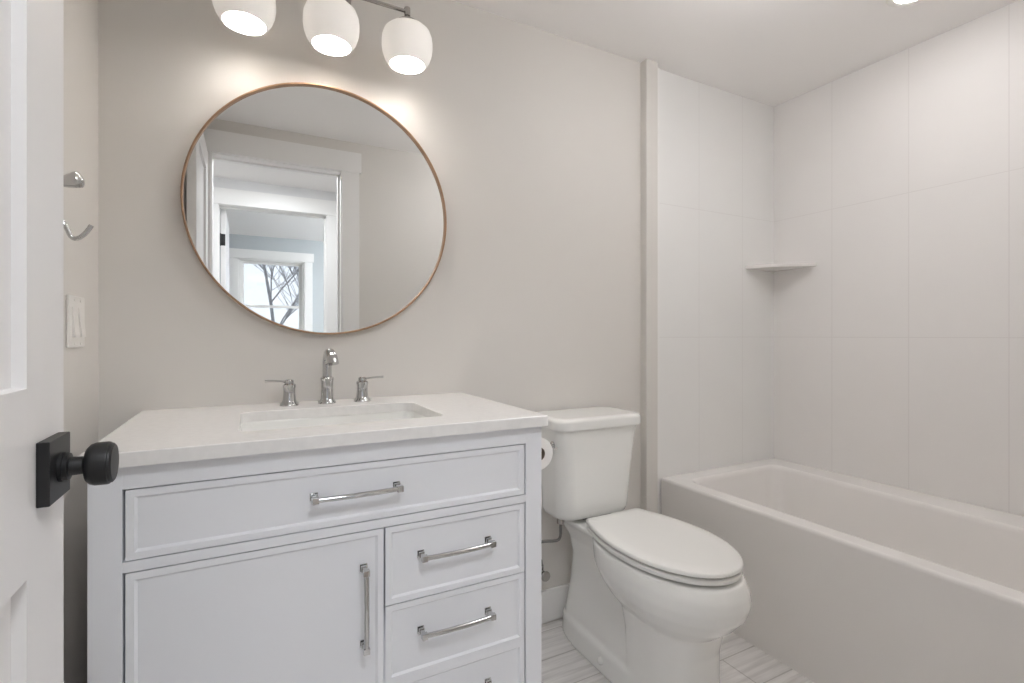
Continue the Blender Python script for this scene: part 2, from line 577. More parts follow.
# bare tree and snowy ground outside
bm = bmesh.new(); box(bm, -9, 11, -22, -4.4, -1.3, -1.2)
tag(finish('ground_outside', bm, M['snow']), 'snow covered ground outside the bedroom window', 'ground', kind='structure')
rnd = random.Random(11)
bm = bmesh.new()


def grow(p, d, ln, r, depth):
    segs = 5
    pts, rad = [p], [r]
    for i in range(segs):
        d = (d + Vector((rnd.uniform(-.13, .13), rnd.uniform(-.10, .10), rnd.uniform(-.05, .10)))).normalized()
        p = p + d * ln / segs
        pts.append(p)
        rad.append(r * (1 - 0.42 * (i + 1) / segs))
        if depth > 0 and (i > 0 or depth < 3):
            for _ in range(2):
                a = rnd.uniform(0, 2 * PI)
                side = Vector((math.cos(a), 0.7 * math.sin(a), rnd.uniform(0.25, 0.8))).normalized()
                grow(p, (d * 0.6 + side * 1.05).normalized(), ln * rnd.uniform(.5, .68), max(rad[-1] * 0.50, 0.013), depth - 1)
    tube(bm, pts, rad, 5 if r > 0.02 else 3)


grow(Vector((0.86, -17.5, -1.25)), Vector((0.0, 0, 1)), 6.0, 0.080, 3)
tag(finish('bare_tree', bm, M['bark']), 'leafless winter tree outside the bedroom window, seen in the mirror', 'tree')


# ------------------------------------------------------------------ the open bathroom door, left edge of the picture
DX = -0.200     # face towards the camera
DY0, DY1 = YF + 0.022, 0.790
d1 = empty('door_1', (DX - 0.0175, DY0, 0), 'white panelled door standing open at the left, black knob', 'door', kind='structure')
bm = bmesh.new()
dz0, dz1 = 0.012, OZ - 0.006
core = 0.012
box(bm, DX - 0.035 + core, DX - core, DY0 + 0.05, DY1 - 0.05, dz0 + 0.05, dz1 - 0.05)
panels = ((DY0 + 0.118, DY1 - 0.113, 0.25, 0.872), (DY0 + 0.118, DY1 - 0.113, 1.066, dz1 - 0.118))
ya, yb = panels[0][:2]
box(bm, DX - 0.035, DX, DY0, ya, dz0, dz1, 0.0015)
box(bm, DX - 0.035, DX, yb, DY1, dz0, dz1, 0.0015)
for z0, z1 in ((dz0, 0.25), (0.872, 1.066), (dz1 - 0.118, dz1)):
    box(bm, DX - 0.035, DX, ya - 0.001, yb + 0.001, z0, z1, 0.0008)
# sloped sticking round each panel, both faces
for (a, b_, z0, z1) in panels:
    for xs, xi in ((DX - 0.0005, DX - core - 0.0005), (DX - 0.0345, DX - 0.035 + core + 0.0005)):
        w = 0.0012
        O = [Vector((xs, a, z0)), Vector((xs, b_, z0)), Vector((xs, b_, z1)), Vector((xs, a, z1))]
        I = [Vector((xi, a + w, z0 + w)), Vector((xi, b_ - w, z0 + w)), Vector((xi, b_ - w, z1 - w)), Vector((xi, a + w, z1 - w))]
        vo = [bm.verts.new(p) for p in O]
        vi = [bm.verts.new(p) for p in I]
        for k in range(4):
            bm.faces.new((vo[k], vo[(k + 1) % 4], vi[(k + 1) % 4], vi[k]))
part('door_slab', bm, M['door'], d1, 25)
KY, KZ = 0.7335, 0.972
for sx, xf in ((1, DX), (-1, DX - 0.035)):
    bm = bmesh.new()
    xa, xb = sorted((xf, xf + sx * 0.0115))
    box(bm, xa, xb, KY - 0.0345, KY + 0.0345, KZ - 0.0345, KZ + 0.0345, 0.0012)
    rose = part('knob_rosette', bm, M['black'], d1)
    bm = bmesh.new()
    lathe(bm, [(0.0165, 0.0), (0.0165, 0.004), (0.0150, 0.0045), (0.0150, 0.0085), (0.0105, 0.0095), (0.0100, 0.021),
               (0.0125, 0.0225), (0.0190, 0.0240), (0.0228, 0.0275), (0.0244, 0.0320), (0.0246, 0.0430), (0.0240, 0.0450),
               (0.0230, 0.0455), (0.0226, 0.0475), (0.0205, 0.0492), (0.006, 0.0498)], 40,
          axis_mtx((xf + sx * 0.0110, KY, KZ), (sx, 0, 0)))
    if sx < 0:
        for v in bm.verts:      # the far knob stops short of the wall
            v.co.x = xf - 0.0110 - (xf - 0.0110 - v.co.x) * 0.95
    part('knob', bm, M['black'], d1)
for zz in (1.86, 1.05, 0.22):
    bm = bmesh.new()
    lathe(bm, [(0.006, zz - 0.045), (0.006, zz + 0.045)], 12, Matrix.Translation((DX - 0.030, DY0 - 0.004, 0)))
    box(bm, DX - 0.031, DX - 0.004, DY0 - 0.003, DY0 + 0.001, zz - 0.043, zz + 0.043)
    part('hinge', bm, M['black'], d1)

# ------------------------------------------------------------------ vanity
VX0, VX1 = -0.248, 0.663
VF = 1.101       # face of the frame
VT = 0.891       # under the counter
van = empty('bathroom_vanity', ((VX0 + VX1) / 2, 1.37, 0),
            'white vanity cabinet with chrome pulls under the quartz counter', 'vanity cabinet')
bm = bmesh.new()
ft = 0.038
lx0, lx1 = -0.1995, 0.6165
rows = [(0.845, 0.7205), (0.6970, 0.5255), (0.5230, 0.3540), (0.3515, 0.1800)]
# frame: stiles run to the floor as feet, rails between
box(bm, VX0, lx0, VF, VF + ft, 0.0, VT, 0.001)
box(bm, lx1, VX1, VF, VF + ft, 0.0, VT, 0.001)
box(bm, lx0, lx1, VF, VF + ft, 0.8475, VT)
box(bm, lx0, lx1, VF, VF + ft, 0.6995, 0.7180)
box(bm, lx0, lx1, VF, VF + ft, 0.115, 0.1775)
# sides, bottom, back
box(bm, VX0, VX0 + 0.018, VF + ft, YB - 0.002, 0.10, VT)
box(bm, VX1 - 0.018, VX1, VF + ft, YB - 0.002, 0.10, VT)
box(bm, VX0, VX0 + 0.05, YB - 0.06, YB - 0.002, 0.0, 0.10)
box(bm, VX1 - 0.05, VX1, YB - 0.06, YB - 0.002, 0.0, 0.10)
box(bm, VX0 + 0.018, VX1 - 0.018, VF + ft, YB - 0.002, 0.10, 0.118)
box(bm, VX0 + 0.018, VX1 - 0.018, YB - 0.014, YB - 0.002, 0.118, VT)
part('carcass', bm, M['cabinet'], van)
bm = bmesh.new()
box(bm, VX0 + 0.019, VX1 - 0.019, VF + ft + 0.003, VF + ft + 0.006, 0.119, VT - 0.02)  # dark sheet standing in for shade behind the drawer and door gaps
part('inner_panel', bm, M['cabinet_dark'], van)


def front(name, x0, x1, panels):
    """Inset shaker front: flat border, sloped step, recessed panel (one or two panels in one board)."""
    b = bmesh.new()
    w, s, dp = 0.0125, 0.0045, 0.0042
    yf, yb = VF + 0.0005, VF + 0.0375
    for z0, z1 in panels:
        def loop(i, y):
            return [Vector((x0 + i, y, z0 + i)), Vector((x1 - i, y, z0 + i)), Vector((x1 - i, y, z1 - i)), Vector((x0 + i, y, z1 - i))]
        loft(b, [loop(0, yb), loop(0, yf), loop(w, yf), loop(w + s, yf + dp)])
    return part(name, b, M['cabinet'], van, 12)


def pull(parent, cx, z, length, vertical=False, label=None):
    """Chrome bar pull: square feet, square posts with a collar, a flat slightly bowed bar."""
    b = bmesh.new()
    h = length / 2
    for s in (-1, 1):
        c = s * (h - 0.008)
        box(b, c - 0.0080, c + 0.0080, -0.003, 0, -0.0080, 0.0080, 0.0008)
        box(b, c - 0.0045, c + 0.0045, -0.026, -0.003, -0.0045, 0.0045, 0.0008)
        box(b, c - 0.0065, c + 0.0065, -0.0115, -0.0065, -0.0065, 0.0065, 0.0008)
        box(b, c - 0.0068, c + 0.0068, -0.0375, -0.0255, -0.0068, 0.0068, 0.0014)
    path = [(t * (h - 0.009), -0.0315 - 0.004 * (1 - t * t), 0.0) for t in (-1 + 2 * i / 14 for i in range(15))]
    tube(b, path, 0.0056, 12)
    for v in b.verts:
        x, y, zz = v.co
        if vertical:
            v.co = Vector((cx + zz, VF + y + 0.0060, z + x))
        else:
            v.co = Vector((cx + x, VF + y + 0.0060, z + zz))
    return part('handle', b, M['chrome'], parent)


g = 0.0042
dr = front('drawer', lx0 + g, lx1 - g, [(rows[0][1], rows[0][0])])
pull(dr, 0.203, 0.787, 0.188)
xm = 0.2615
for zz in (rows[1:2], rows[2:]):            # a shallow drawer, then a deep one whose front has two panels
    dr = front('drawer', xm + g / 2, lx1 - g, [(zz[0][1] if len(zz) == 1 else 0.3515, zz[0][0])] + [(b_, 0.3515) for a, b_ in zz[1:]])
    for z1, z0 in zz:
        pull(dr, 0.4285, (z0 + z1) / 2 + 0.012, 0.184)
dr = front('cabinet_door', lx0 + g, xm - g / 2, [(rows[3][1], rows[1][0])])
pull(dr, 0.2175, 0.537, 0.180, vertical=True)

# ------------------------------------------------------------------ counter, sink, faucet
CX0, CX1, CY0, CZ0, CZ1 = -0.258, 0.670, 1.081, 0.891, 0.9175
SX, SY, SHX, SHY = 0.2080, 1.3450, 0.2290, 0.1500
bm = bmesh.new()
inner = lambda d, z: rrect(SX, SY, SHX + d, SHY + d, 0.028 + d, z)
n_in = len(inner(0, 0))


def ray_to_rect(p):
    d = Vector((p.x - SX, p.y - SY))
    ts = []
    if d.x: ts.append(((CX1 if d.x > 0 else CX0) - SX) / d.x)
    if d.y: ts.append(((YB - 0.001 if d.y > 0 else CY0) - SY) / d.y)
    t = min(t for t in ts if t > 0)
    return Vector((SX + d.x * t, SY + d.y * t))


base = inner(0, 0)
outer = [ray_to_rect(p) for p in base]
# put exact corners in: nearest outer point to each corner
for cxy in ((CX0, CY0), (CX1, CY0), (CX0, YB - 0.001), (CX1, YB - 0.001)):
    k = min(range(n_in), key=lambda i: (outer[i] - Vector(cxy)).length)
    outer[k] = Vector(cxy)
cxm, cym = (CX0 + CX1) / 2, (CY0 + YB) / 2


def oloop(ins, z):
    return [Vector((min(max(p.x, CX0 + ins), CX1 - ins), min(max(p.y, CY0 + ins), YB - 0.001 - ins), z)) for p in outer]


loft(bm, [inner(0, CZ0), oloop(0, CZ0), oloop(0, CZ1 - 0.002), oloop(0.002, CZ1), inner(0.0015, CZ1), inner(0, CZ1 - 0.0015), inner(0, CZ0)], False, False)
tag(finish('countertop', bm, M['quartz'], None, 30), 'white quartz countertop with rectangular sink cutout on the vanity', 'countertop')

sink = empty('undermount_sink', (SX, SY, CZ0), 'white rectangular undermount sink set in the countertop', 'sink')
bm = bmesh.new()
rr = lambda d, r, z: rrect(SX, SY, SHX + d, SHY + d, max(r, 0.004), z)
loft(bm, [rr(0.020, 0.045, CZ0 - 0.012), rr(0.020, 0.045, CZ0 - 0.0005), rr(0.003, 0.030, CZ0 - 0.0005), rr(0.000, 0.030, CZ0 - 0.006),
          rr(-0.006, 0.032, CZ0 - 0.05), rr(-0.016, 0.04, CZ0 - 0.10), rr(-0.034, 0.045, CZ0 - 0.128), rr(-0.065, 0.05, CZ0 - 0.138),
          rr(-0.110, 0.024, CZ0 - 0.142)], False, True)
part('basin', bm, M['porcelain'], sink, 40)
bm = bmesh.new()
lathe(bm, [(0.022, 0.0), (0.022, 0.002), (0.016, 0.003), (0.006, 0.0035)], 24, Matrix.Translation((SX, SY + 0.01, CZ0 - 0.1425)))
part('drain', bm, M['chrome'], sink)

FY = 1.585
fau = empty('widespread_faucet', (0.205, FY, CZ1), 'chrome three-piece widespread faucet behind the sink', 'faucet')
bm = bmesh.new()
lathe(bm, [(0.0255, 0), (0.0255, 0.003), (0.0235, 0.006), (0.0195, 0.012), (0.0183, 0.016), (0.0172, 0.045), (0.0178, 0.066),
           (0.0192, 0.070), (0.0192, 0.075), (0.0175, 0.077), (0.0130, 0.080)], 32, Matrix.Translation((0.205, FY, CZ1)))
pts = [Vector((0.205, FY, CZ1 + 0.074)), Vector((0.205, FY, CZ1 + 0.110))]
pts += bez((0.205, FY, CZ1 + 0.118), (0.205, FY, CZ1 + 0.160), (0.207, FY - 0.075, CZ1 + 0.162), (0.2085, FY - 0.082, CZ1 + 0.121), 14)
rad = [0.0132, 0.0130] + [0.0130 + 0.0052 * (i / 14) ** 2 for i in range(15)]
tube(bm, pts, rad, 20)
part('spout', bm, M['chrome'], fau)
for s, hx in ((-1, 0.101), (1, 0.307)):
    bm = bmesh.new()
    lathe(bm, [(0.0255, 0), (0.0255, 0.003), (0.0235, 0.006), (0.0195, 0.012), (0.0182, 0.016), (0.0160, 0.034), (0.0162, 0.050),
               (0.0178, 0.054), (0.0178, 0.060), (0.0150, 0.062), (0.0120, 0.064), (0.0120, 0.072), (0.009, 0.0745), (0.003, 0.075)], 32,
          Matrix.Translation((hx, FY - 0.003, CZ1)))
    h = part('faucet_handle', bm, M['chrome'], fau)
    bm = bmesh.new()
    tube(bm, [(hx - s * 0.004, FY - 0.003, CZ1 + 0.0685), (hx + s * 0.012, FY - 0.003, CZ1 + 0.0690), (hx + s * 0.035, FY - 0.003, CZ1 + 0.0715),
              (hx + s * 0.064, FY - 0.003, CZ1 + 0.0725)], [0.0062, 0.0058, 0.0056, 0.0062], 12, 0.55)
    part('lever', bm, M['chrome'], h)

# ------------------------------------------------------------------ round mirror
MX, MZ, MR = 0.216, 1.5075, 0.3850
mir = empty('round_mirror', (MX, YB, MZ), 'large round mirror in a thin copper frame above the sink', 'mirror')
bm = bmesh.new()
prof = [(MR - 0.0060, 0.002), (MR, 0.002), (MR, 0.028), (MR - 0.0012, 0.030), (MR - 0.0048, 0.030), (MR - 0.0060, 0.028), (MR - 0.0060, 0.002)]
lathe(bm, prof, 128, axis_mtx((MX, YB - 0.0005, MZ), (0, -1, 0)), False, False)
part('mirror_frame', bm, M['bronze'], mir)
bm = bmesh.new()
lathe(bm, [(MR - 0.0057, 0.001), (MR - 0.0057, 0.0200)], 128, axis_mtx((MX, YB - 0.0005, MZ), (0, -1, 0)))
part('mirror_glass', bm, M['mirror'], mir)

# ------------------------------------------------------------------ vanity light with three opal shades
LY, LZ = 1.530, 2.128
SHX3 = (-0.013, 0.210, 0.434)
vl = empty('vanity_light', (0.210, YB, 2.19), 'three-light vanity fixture with white globe shades above the mirror', 'wall light')
bm = bmesh.new()
box(bm, 0.135, 0.285, YB - 0.018, YB - 0.0005, 2.165, 2.275, 0.004)
part('backplate', bm, M['nickel'], vl)
bm = bmesh.new()
tube(bm, [(0.210, YB - 0.016, 2.215), (0.210, LY + 0.03, 2.205), (0.210, LY + 0.004, 2.180), (0.210, LY, LZ)], 0.007, 12)
part('arm', bm, M['nickel'], vl)
bm = bmesh.new()
tube(bm, [(SHX3[0] - 0.004, LY, LZ), (SHX3[2] + 0.004, LY, LZ)], 0.0058, 14)
part('crossbar', bm, M['nickel'], vl)
for sx in SHX3:
    bm = bmesh.new()
    lathe(bm, [(0.005, 0.012), (0.0095, 0.011), (0.0095, -0.014), (0.006, -0.016), (0.006, -0.022), (0.019, -0.026), (0.032, -0.034), (0.034, -0.0475), (0.019, -0.052)], 24,
          Matrix.Translation((sx, LY, LZ)))
    part('shade_holder', bm, M['nickel'], vl)
    bm = bmesh.new()
    # rounded opal globe, open below; outer wall then inner wall
    outp = [(0.022, -0.0480), (0.042, -0.0490), (0.058, -0.0545), (0.0695, -0.0650), (0.0755, -0.0810), (0.0775, -0.0980), (0.0775, -0.1130), (0.0752, -0.1300),
            (0.0690, -0.1480), (0.0600, -0.1620), (0.0565, -0.1670)]
    inp = [(0.0530, -0.1670), (0.0565, -0.1610), (0.0657, -0.1470), (0.0717, -0.1295), (0.0740, -0.1130), (0.0740, -0.0985), (0.0722, -0.0825), (0.0667, -0.0670), (0.0560, -0.0575),
           (0.041, -0.0525), (0.022, -0.0515)]
    lathe(bm, outp + inp + [outp[0]], 48, Matrix.Translation((sx, LY, LZ)), False, False)
    part('glass_shade', bm, M['opal'], vl, 50)
    bm = bmesh.new()
    lathe(bm, [(0.013, -0.051), (0.013, -0.066), (0.019, -0.078), (0.027, -0.093), (0.0290, -0.105), (0.027, -0.117), (0.019, -0.128), (0.006, -0.132)], 28,
          Matrix.Translation((sx, LY, LZ)))
    part('light_bulb', bm, M['bulb'], vl)


# ------------------------------------------------------------------ recessed ceiling light, then the added fill lights
def can(x, y, label, m):
    t = empty('recessed_light', (x, y, ZC), label, 'ceiling light')
    b = bmesh.new()
    lathe(b, [(0.050, -0.0005), (0.072, -0.0005), (0.073, -0.003), (0.069, -0.006), (0.052, -0.004), (0.050, -0.0005)], 48, Matrix.Translation((x, y, ZC)), False, False)
    part('trim_ring', b, M['white_plastic'], t)
    b = bmesh.new()
    lathe(b, [(0.0515, -0.0005), (0.0515, -0.0025), (0.04, -0.003), (0.002, -0.003)], 40, Matrix.Translation((x, y, ZC)))
    part('lens', b, m, t)


can(2.024, 0.885, 'lit recessed ceiling light over the bathtub', M['tublamp'])


def drum(name, x, y, r, z0, z1, m, label):
    """Ceiling fixture with a lit drum held below its pan, so it also washes the ceiling."""
    t = empty(name, (x, y, ZC), label, 'ceiling light')
    b = bmesh.new()
    lathe(b, [(r * 0.75, -0.0005), (r * 0.75, -0.018), (r * 0.45, -0.022), (r * 0.45, -0.035), (0.02, -0.036), (0.012, z1 - 0.002), (0.004, z1 - 0.003)], 40, Matrix.Translation((x, y, ZC)))
    part('ceiling_pan', b, M['nickel'], t)
    b = bmesh.new()
    lathe(b, [(r - 0.01, z1), (r, z1 - 0.006), (r, z0 + 0.012), (r - 0.012, z0), (0.004, z0 - 0.004)], 48, Matrix.Translation((x, y, ZC)))
    part('drum_diffuser', b, m, t)


drum('drum_ceiling_light', 1.30, 0.78, 0.145, -0.160, -0.060, M['lamp'], 'round drum ceiling light over the bathroom floor, above the picture')  # unseen fixture added to even out the bathroom light


def flush(name, x, y, r, m, label):
    t = empty(name, (x, y, ZC), label, 'ceiling light')
    b = bmesh.new()
    lathe(b, [(r + 0.012, -0.0005), (r + 0.012, -0.014), (r + 0.004, -0.016), (r + 0.004, -0.0005)], 48, Matrix.Translation((x, y, ZC)), False, False)
    part('rim', b, M['white_plastic'], t)
    b = bmesh.new()
    lathe(b, [(r, -0.001), (r, -0.014), (r * 0.8, -0.022), (r * 0.4, -0.026), (0.004, -0.027)], 48, Matrix.Translation((x, y, ZC)))
    part('diffuser', b, m, t)


flush('flush_hall_light', 0.20, -0.36, 0.17, M['halllamp'], 'flat round ceiling light in the hall behind the camera')  # unseen fixture added to light the vanity front through the doorway
drum('drum_bedroom_light', 1.7, -2.2, 0.20, -0.22, -0.09, M['bedlamp'], 'drum round ceiling light in the bedroom beyond the hall')  # unseen fixture added to lift the bedroom seen in the mirror

# ------------------------------------------------------------------ wall hook and switch on the left wall
hk = empty('robe_hook', (XL, 1.20, 1.36), 'chrome double robe hook on the left wall above the light switch', 'hook')
bm = bmesh.new()
box(bm, XL, XL + 0.006, 1.186, 1.214, 1.315, 1.425, 0.002)
part('hook_plate', bm, M['chrome'], hk)
bm = bmesh.new()
tube(bm, bez((XL + 0.004, 1.20, 1.400), (XL + 0.03, 1.20, 1.400), (XL + 0.045, 1.20, 1.402), (XL + 0.062, 1.20, 1.408), 8), [0.0075] * 4 + [0.008, 0.009, 0.0110, 0.0130, 0.0140], 16)
lathe(bm, [(0.0135, -0.004), (0.0150, 0.001), (0.0150, 0.006), (0.010, 0.010), (0.002, 0.0115)], 20, axis_mtx((XL + 0.064, 1.20, 1.409), (0.96, -0.15, 0.25)))
part('upper_prong', bm, M['chrome'], hk)
bm = bmesh.new()
tube(bm, bez((XL + 0.004, 1.20, 1.348), (XL + 0.040, 1.20, 1.350), (XL + 0.048, 1.20, 1.325), (XL + 0.053, 1.20, 1.314), 10) +
     bez((XL + 0.055, 1.20, 1.308), (XL + 0.062, 1.20, 1.290), (XL + 0.076, 1.20, 1.304), (XL + 0.087, 1.20, 1.327), 10), 0.0042, 12)
part('lower_prong', bm, M['chrome'], hk)

sw = empty('light_switch', (XL, 1.4625, 1.150), 'white two-rocker light switch plate on the left wall beside the mirror', 'light switch')
bm = bmesh.new(); box(bm, XL, XL + 0.006, 1.3975, 1.5135, 1.093, 1.209, 0.003)
part('switch_plate', bm, M['white_plastic'], sw)
for yy in (1.4325, 1.4785):
    bm = bmesh.new()
    loft(bm, [[Vector((XL + 0.004, yy + a, 1.150 + c)) for a, c in ((-.0165, -.0335), (.0165, -.0335), (.0165, .0335), (-.0165, .0335))],
              [Vector((XL + (0.0125 if c < 0 else 0.0070), yy + a, 1.150 + c)) for a, c in ((-.0160, -.0330), (.0160, -.0330), (.0160, .0330), (-.0160, .0330))]])
    part('rocker', bm, M['white_plastic'], sw)
    for zz in (1.1015, 1.1985):
        bm = bmesh.new()
        lathe(bm, [(0.0030, 0), (0.0030, 0.0010), (0.001, 0.0014)], 12, axis_mtx((XL + 0.0058, yy, zz), (1, 0, 0)))
        part('screw', bm, M['white_plastic'], sw)

# ------------------------------------------------------------------ toilet
TX = 1.150
toi = empty('toilet', (TX, 1.30, 0), 'white two-piece toilet with closed lid between the vanity and tub', 'toilet')


def egg(cy_front, cy_back, hw, z, ym=None, pb=2.6, pf=2.0, n=48):
    """Elongated bowl outline: elliptic front, squarer back. y grows towards the wall."""
    ym = ym if ym is not None else cy_front + (cy_back - cy_front) * 0.52
    pts = []
    for i in range(n):
        a = 2 * PI * i / n
        c, s = math.cos(a), math.sin(a)
        p = pf if s < 0 else pb
        L = (ym - cy_front) if s < 0 else (cy_back - ym)
        x = hw * math.copysign(abs(c) ** (2 / p), c)
        y = ym + L * math.copysign(abs(s) ** (2 / p), s)
        pts.append(Vector((TX + x, y, z)))
    return pts


RZ = 0.442
bm = bmesh.new()
# bowl with its pedestal in front
loft(bm, [egg(0.985, 1.25, 0.116, 0.0, 1.12, 6, 2.6), egg(0.990, 1.25, 0.112, 0.02, 1.12, 6, 2.6), egg(0.996, 1.25, 0.108, 0.12, 1.12, 6, 2.5),
          egg(0.994, 1.25, 0.109, 0.20, 1.12, 6, 2.4), egg(0.976, 1.27, 0.117, 0.268, 1.12, 5, 2.3), egg(0.932, 1.33, 0.146, 0.305, 1.14, 3.2, 2.1),
          egg(0.898, 1.38, 0.170, 0.345, 1.15, 2.6), egg(0.887, 1.405, 0.178, 0.378, 1.15), egg(0.893, 1.415, 0.176, 0.408, 1.15), egg(0.908, 1.42, 0.170, RZ - 0.004), egg(0.918, 1.415, 0.165, RZ)])
# trapway behind the pedestal, sunk behind its edge
tr = lambda hx, y0, y1, r, z: rrect(TX, (y0 + y1) / 2, hx, (y1 - y0) / 2, r, z, 8)
loft(bm, [tr(0.104, 1.12, 1.61, 0.06, 0.0), tr(0.101, 1.12, 1.61, 0.06, 0.10), tr(0.091, 1.15, 1.59, 0.06, 0.22), tr(0.085, 1.20, 1.585, 0.06, 0.31),
          tr(0.090, 1.24, 1.60, 0.06, 0.37), tr(0.108, 1.28, 1.625, 0.05, 0.420), tr(0.116, 1.29, 1.625, 0.05, RZ - 0.010), tr(0.117, 1.29, 1.625, 0.05, RZ + 0.002)])
# foot flange
loft(bm, [egg(1.06, 1.640, 0.124, 0.0, 1.36, 3.4, 2.8), egg(1.06, 1.637, 0.121, 0.072, 1.36, 3.4, 2.8), egg(1.065, 1.632, 0.117, 0.080, 1.36, 3.4, 2.8), egg(1.09, 1.60, 0.09, 0.082, 1.36, 2.8, 2.8)])
bowl = part('bowl', bm, M['porcelain'], toi)
rm = bowl.modifiers.new('blend', 'REMESH')
rm.mode = 'VOXEL'
rm.voxel_size = 0.005
rm.use_smooth_shade = True
sm = bowl.modifiers.new('soften', 'SMOOTH')
sm.factor = 0.6
sm.iterations = 7

for sxx in (-1, 1):
    bm = bmesh.new()
    lathe(bm, [(0.013, -0.006), (0.013, 0.004), (0.011, 0.009), (0.006, 0.012), (0.001, 0.013)], 20, axis_mtx((TX + sxx * 0.1195, 1.33, 0.043), (sxx, 0, 0.35)))
    part('bolt_cap', bm, M['seat'], toi)


def seat_loop(front, back, hw, hb, z, n=30):
    """Closed lid outline: straight hinge edge at the back, full elongated oval in front."""
    ym = front + (back - front) * 0.50
    pts = []
    for i in range(n + 1):                   # front half
        a = PI + PI * i / n
        pts.append(Vector((TX + hw * math.copysign(abs(math.cos(a)) ** (2 / 2.05), math.cos(a)), ym + (ym - front) * math.sin(a), z)))
    m_ = 12
    for i in range(1, m_ + 1):               # right side to the hinge edge
        t = i / m_
        w = hw + (hb - hw) * t * t
        pts.append(Vector((TX + w, ym + (back - ym) * t, z)))
    for i in range(m_, 0, -1):
        t = i / m_
        w = hw + (hb - hw) * t * t
        pts.append(Vector((TX - w, ym + (back - ym) * t, z)))
    return pts


SFR, SBK = 0.914, 1.418
bm = bmesh.new()
loft(bm, [seat_loop(SFR + 0.008, SBK - 0.004, 0.160, 0.106, RZ + 0.0075), seat_loop(SFR + 0.003, SBK, 0.169, 0.114, RZ + 0.010),
          seat_loop(SFR + 0.002, SBK, 0.170, 0.115, RZ + 0.020), seat_loop(SFR + 0.007, SBK - 0.003, 0.165, 0.111, RZ + 0.0245)])
for sxx in (-1, 1):
    box(bm, TX + sxx * 0.09 - 0.02, TX + sxx * 0.09 + 0.02, 1.12, 1.16, RZ - 0.003, RZ + 0.010)
seat_o = part('seat', bm, M['seat'], toi, 50)
bm = bmesh.new()
loft(bm, [seat_loop(SFR + 0.007, SBK - 0.002, 0.164, 0.110, RZ + 0.027), seat_loop(SFR + 0.001, SBK + 0.002, 0.170, 0.115, RZ + 0.031),
          seat_loop(SFR + 0.001, SBK + 0.002, 0.170, 0.115, RZ + 0.038), seat_loop(SFR + 0.006, SBK - 0.002, 0.165, 0.111, RZ + 0.043),
          seat_loop(SFR + 0.05, SBK - 0.03, 0.128, 0.084, RZ + 0.0455)])
part('seat_lid', bm, M['seat'], toi, 50)
for sxx in (-1, 1):
    bm = bmesh.new()
    box(bm, TX + sxx * 0.07 - 0.022, TX + sxx * 0.07 + 0.022, SBK - 0.012, SBK + 0.022, RZ + 0.001, RZ + 0.030, 0.006)
    part('hinge', bm, M['seat'], toi)

# tank and lid
TY1 = 1.645
bm = bmesh.new()
tk = lambda hx, yf, r, z: rrect(TX, (yf + TY1) / 2, hx, (TY1 - yf) / 2, r, z, 10)
loft(bm, [tk(0.138, 1.480, 0.055, 0.459), tk(0.152, 1.466, 0.056, 0.464), tk(0.157, 1.460, 0.056, 0.482), tk(0.160, 1.456, 0.056, 0.54), tk(0.166, 1.451, 0.054, 0.64),
          tk(0.175, 1.445, 0.052, 0.73), tk(0.182, 1.442, 0.050, 0.786)])
for v in bm.verts:
    v.co.x -= 0.024
part('tank', bm, M['porcelain'], toi, 60)
bm = bmesh.new()
loft(bm, [tk(0.180, 1.444, 0.050, 0.7845), tk(0.192, 1.430, 0.052, 0.788), tk(0.194, 1.428, 0.052, 0.794), tk(0.194, 1.428, 0.052, 0.815),
          tk(0.192, 1.430, 0.052, 0.822), tk(0.186, 1.437, 0.048, 0.827), tk(0.168, 1.458, 0.040, 0.829)])
for v in bm.verts:
    v.co.x -= 0.024
part('tank_lid', bm, M['porcelain'], toi, 40)
# tank gasket between tank and bowl
bm = bmesh.new()
loft(bm, [tr(0.07, 1.49, 1.61, 0.03, RZ - 0.003), tr(0.07, 1.49, 1.61, 0.03, 0.461)])
part('gasket', bm, M['black'], toi)
bm = bmesh.new()
lathe(bm, [(0.011, 0), (0.011, 0.006), (0.007, 0.010), (0.006, 0.020)], 16, axis_mtx((TX - 0.198, 1.50, 0.735), (-1, 0, 0)))
tube(bm, [(TX - 0.217, 1.50, 0.735), (TX - 0.218, 1.475, 0.734), (TX - 0.219, 1.452, 0.731)], [0.005, 0.0055, 0.007], 10, 0.7)
part('flush_lever', bm, M['chrome'], toi)

# water supply: stop valve on the wall and its hose up to the tank
sv = empty('water_shutoff_valve', (0.975, 1.65, 0.20), 'chrome water shutoff valve on the wall left of the toilet base', 'valve')
bm = bmesh.new()
lathe(bm, [(0.030, 0), (0.030, 0.003), (0.020, 0.007), (0.010, 0.008), (0.008, 0.012), (0.008, 0.045), (0.013, 0.046), (0.013, 0.070), (0.005, 0.071)], 24, axis_mtx((0.965, 1.6595, 0.232), (0, -1, 0)))
tube(bm, [(0.965, 1.602, 0.232), (0.965, 1.602, 0.262)], 0.008, 12)
part('valve_body', bm, M['chrome'], sv)
bm = bmesh.new()
lathe(bm, [(0.006, 0), (0.006, 0.010), (0.017, 0.012), (0.019, 0.016), (0.017, 0.021), (0.004, 0.022)], 20, axis_mtx((0.965, 1.590, 0.232), (0, -1, 0)))
part('valve_handle', bm, M['nickel'], sv)
bm = bmesh.new()
tube(bm, [(0.965, 1.602, 0.257), (0.960, 1.600, 0.282)] + bez((0.955, 1.598, 0.290), (0.945, 1.594, 0.358), (0.930, 1.585, 0.364), (0.985, 1.560, 0.364), 10) +
     bez((0.998, 1.557, 0.364), (1.012, 1.552, 0.366), (1.012, 1.548, 0.374), (1.012, 1.545, 0.392), 6) + [Vector((1.012, 1.545, 0.452))], 0.0052, 10)
part('supply_hose', bm, M['braid'], sv)
bm = bmesh.new()
